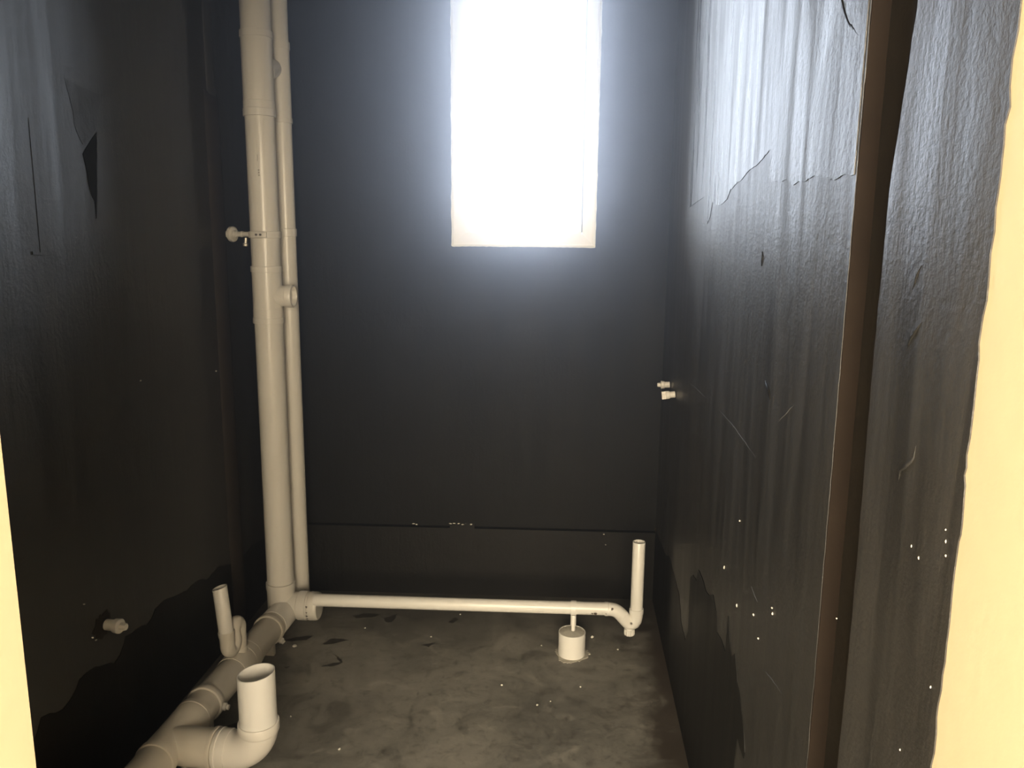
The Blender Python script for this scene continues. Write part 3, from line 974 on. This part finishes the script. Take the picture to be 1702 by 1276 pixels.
ridge([(0.972, 1.575), (0.982, 1.567), (0.996, 1.554), (1.005, 1.539)], 0.0028, 0, M['coat_gloss'], 'crack')
ridge([(0.954, 1.431), (0.956, 1.416), (0.97, 1.404), (0.989, 1.391), (0.994, 1.374)], 0.0030, 0, M['coat_gloss'], 'crack')
ridge([(0.988, 1.64), (0.997, 1.63), (1.006, 1.611)], 0.0018, 0, M['coat_gloss'], 'crack')
ridge([(1.44, 2.14), (1.40, 2.06), (1.33, 1.99), (1.25, 1.945)], 0.0030, 0, M['coat_wet'], 'crack')
ridge([(1.80, 1.64), (1.79, 1.63), (1.797, 1.61)], 0.0035, 0, M['coat_wet'], 'crack')
ridge([(1.70, 1.375), (1.66, 1.36), (1.648, 1.345)], 0.0040, 0, M['coat_wet'], 'crack')
ridge([(2.761, 1.178), (2.6, 1.188), (2.399, 1.196)], 0.0014, 0, M['scratch'], 'scratch')
ridge([(2.20, 1.206), (2.0, 1.209), (1.739, 1.198)], 0.0012, 0, M['scratch'], 'scratch')
ridge([(1.568, 1.318), (1.514, 1.348), (1.47, 1.372)], 0.0011, 0, M['scratch'], 'scratch')
ridge([(1.553, 0.801), (1.482, 0.819), (1.415, 0.831)], 0.0013, 0, M['scratch'], 'scratch')
ridge([(1.699, 0.915), (1.638, 0.908)], 0.0013, 0, M['scratch'], 'scratch')

# ------------------------------------------------------------------ smears and crumbs on the floor
floor = bpy.data.objects['floor']
SM = [[(-0.997, 3.02), (-0.973, 3.065), (-0.931, 3.069), (-0.896, 3.061), (-0.928, 3.042), (-0.98, 3.016)], [(-0.947, 2.844), (-0.923, 2.865), (-0.882, 2.883), (-0.913, 2.935), (-0.931, 2.943), (-0.882, 2.908), (-0.872, 2.884), (-0.899, 2.853)], [(-0.938, 3.276), (-0.883, 3.306), (-0.823, 3.299), (-0.846, 3.272), (-0.915, 3.254)], [(-0.798, 3.265), (-0.764, 3.292), (-0.741, 3.319), (-0.751, 3.233), (-0.773, 3.231)], [(-0.507, 3.256), (-0.481, 3.306), (-0.466, 3.284), (-0.484, 3.246)], [(-0.587, 3.047), (-0.533, 3.073), (-0.553, 3.034)], [(-1.091, 2.831), (-1.067, 2.837), (-1.076, 2.818)], [(-1.13, 3.062), (-1.056, 3.085), (-1.07, 3.045), (-1.135, 3.029), (-1.166, 3.026)]]
for s in SM:
    s = roughen(s + [s[0]], 0.012, 0.004, rr)[:-1]
    link('paint_smear', sheet(s, lambda p, d: Vector((p[0], p[1], 0.0003 + d)), 0.0006), M['smear'], floor)
CR = ['white plaster crumb just right of and below the drain reducer', 'lone white plaster crumb left of centre', 'white plaster crumb close under the slim waste pipe',
      'white plaster crumb behind the slim waste pipe at the wall', 'white plaster crumb left of the squat pipe support', 'largest white plaster flake right of the squat pipe support',
      'white plaster crumb below the screw plug of the trap', 'white plaster crumb in front of the squat pipe support', 'lone white plaster crumb in the middle',
      'left one of two white crumbs in front of the support', 'right one of two white crumbs in front of the support', 'white crumb nearest the camera',
      'white crumb right of the open upright stub', 'white crumb at the cement splash of the support', 'white plaster lump under the drain near the soil pipe']
for i, (x, y) in enumerate([(-0.854, 3.169), (-0.558, 3.118), (-0.464, 3.332), (-0.602, 3.49), (-0.091, 3.088), (0.119, 3.174), (0.222, 3.082), (0.067, 2.789), (-0.229, 2.775), (-0.09, 2.656), (-0.043, 2.684), (-0.728, 2.343), (-0.95, 2.509), (0.104, 3.033), (-1.10, 2.985)]):
    r = 0.0085 if i == 5 else (0.010 if i == 14 else rr.uniform(0.0035, 0.0055))
    bm = blob((x, y, r * 0.5), r, rr)
    for v in bm.verts:
        v.co.z = max(v.co.z, 0.0002)
    o = link('plaster_crumb', bm, M['chip'])
    o['label'] = CR[i] + ' on the grey concrete floor'
    o['category'] = 'crumb'
    o['group'] = 'white plaster crumbs scattered on the floor'

# ------------------------------------------------------------------ added scattering haze: imitates lens bloom around the window
hz = bpy.data.materials.new('bloom_haze')
hz.use_nodes = True
nt = hz.node_tree
nt.nodes.remove(nt.nodes['Principled BSDF'])
vs_ = nt.nodes.new('ShaderNodeVolumeScatter')
vs_.inputs['Density'].default_value = 0.17
vs_.inputs['Anisotropy'].default_value = 0.92
vs_.inputs['Color'].default_value = (0.84, 0.885, 1.0, 1)
nt.links.new(vs_.outputs[0], nt.nodes['Material Output'].inputs['Volume'])
bm = boxes(((LX + 0.004, JY + 0.02, -0.05), (RX - 0.004, 3.50, CEIL + 0.05)))
hazeo = link('bloom_haze', bm, hz)
hazeo['kind'] = 'stuff'
hazeo['label'] = 'thin added haze standing in for lens bloom around the bright window'
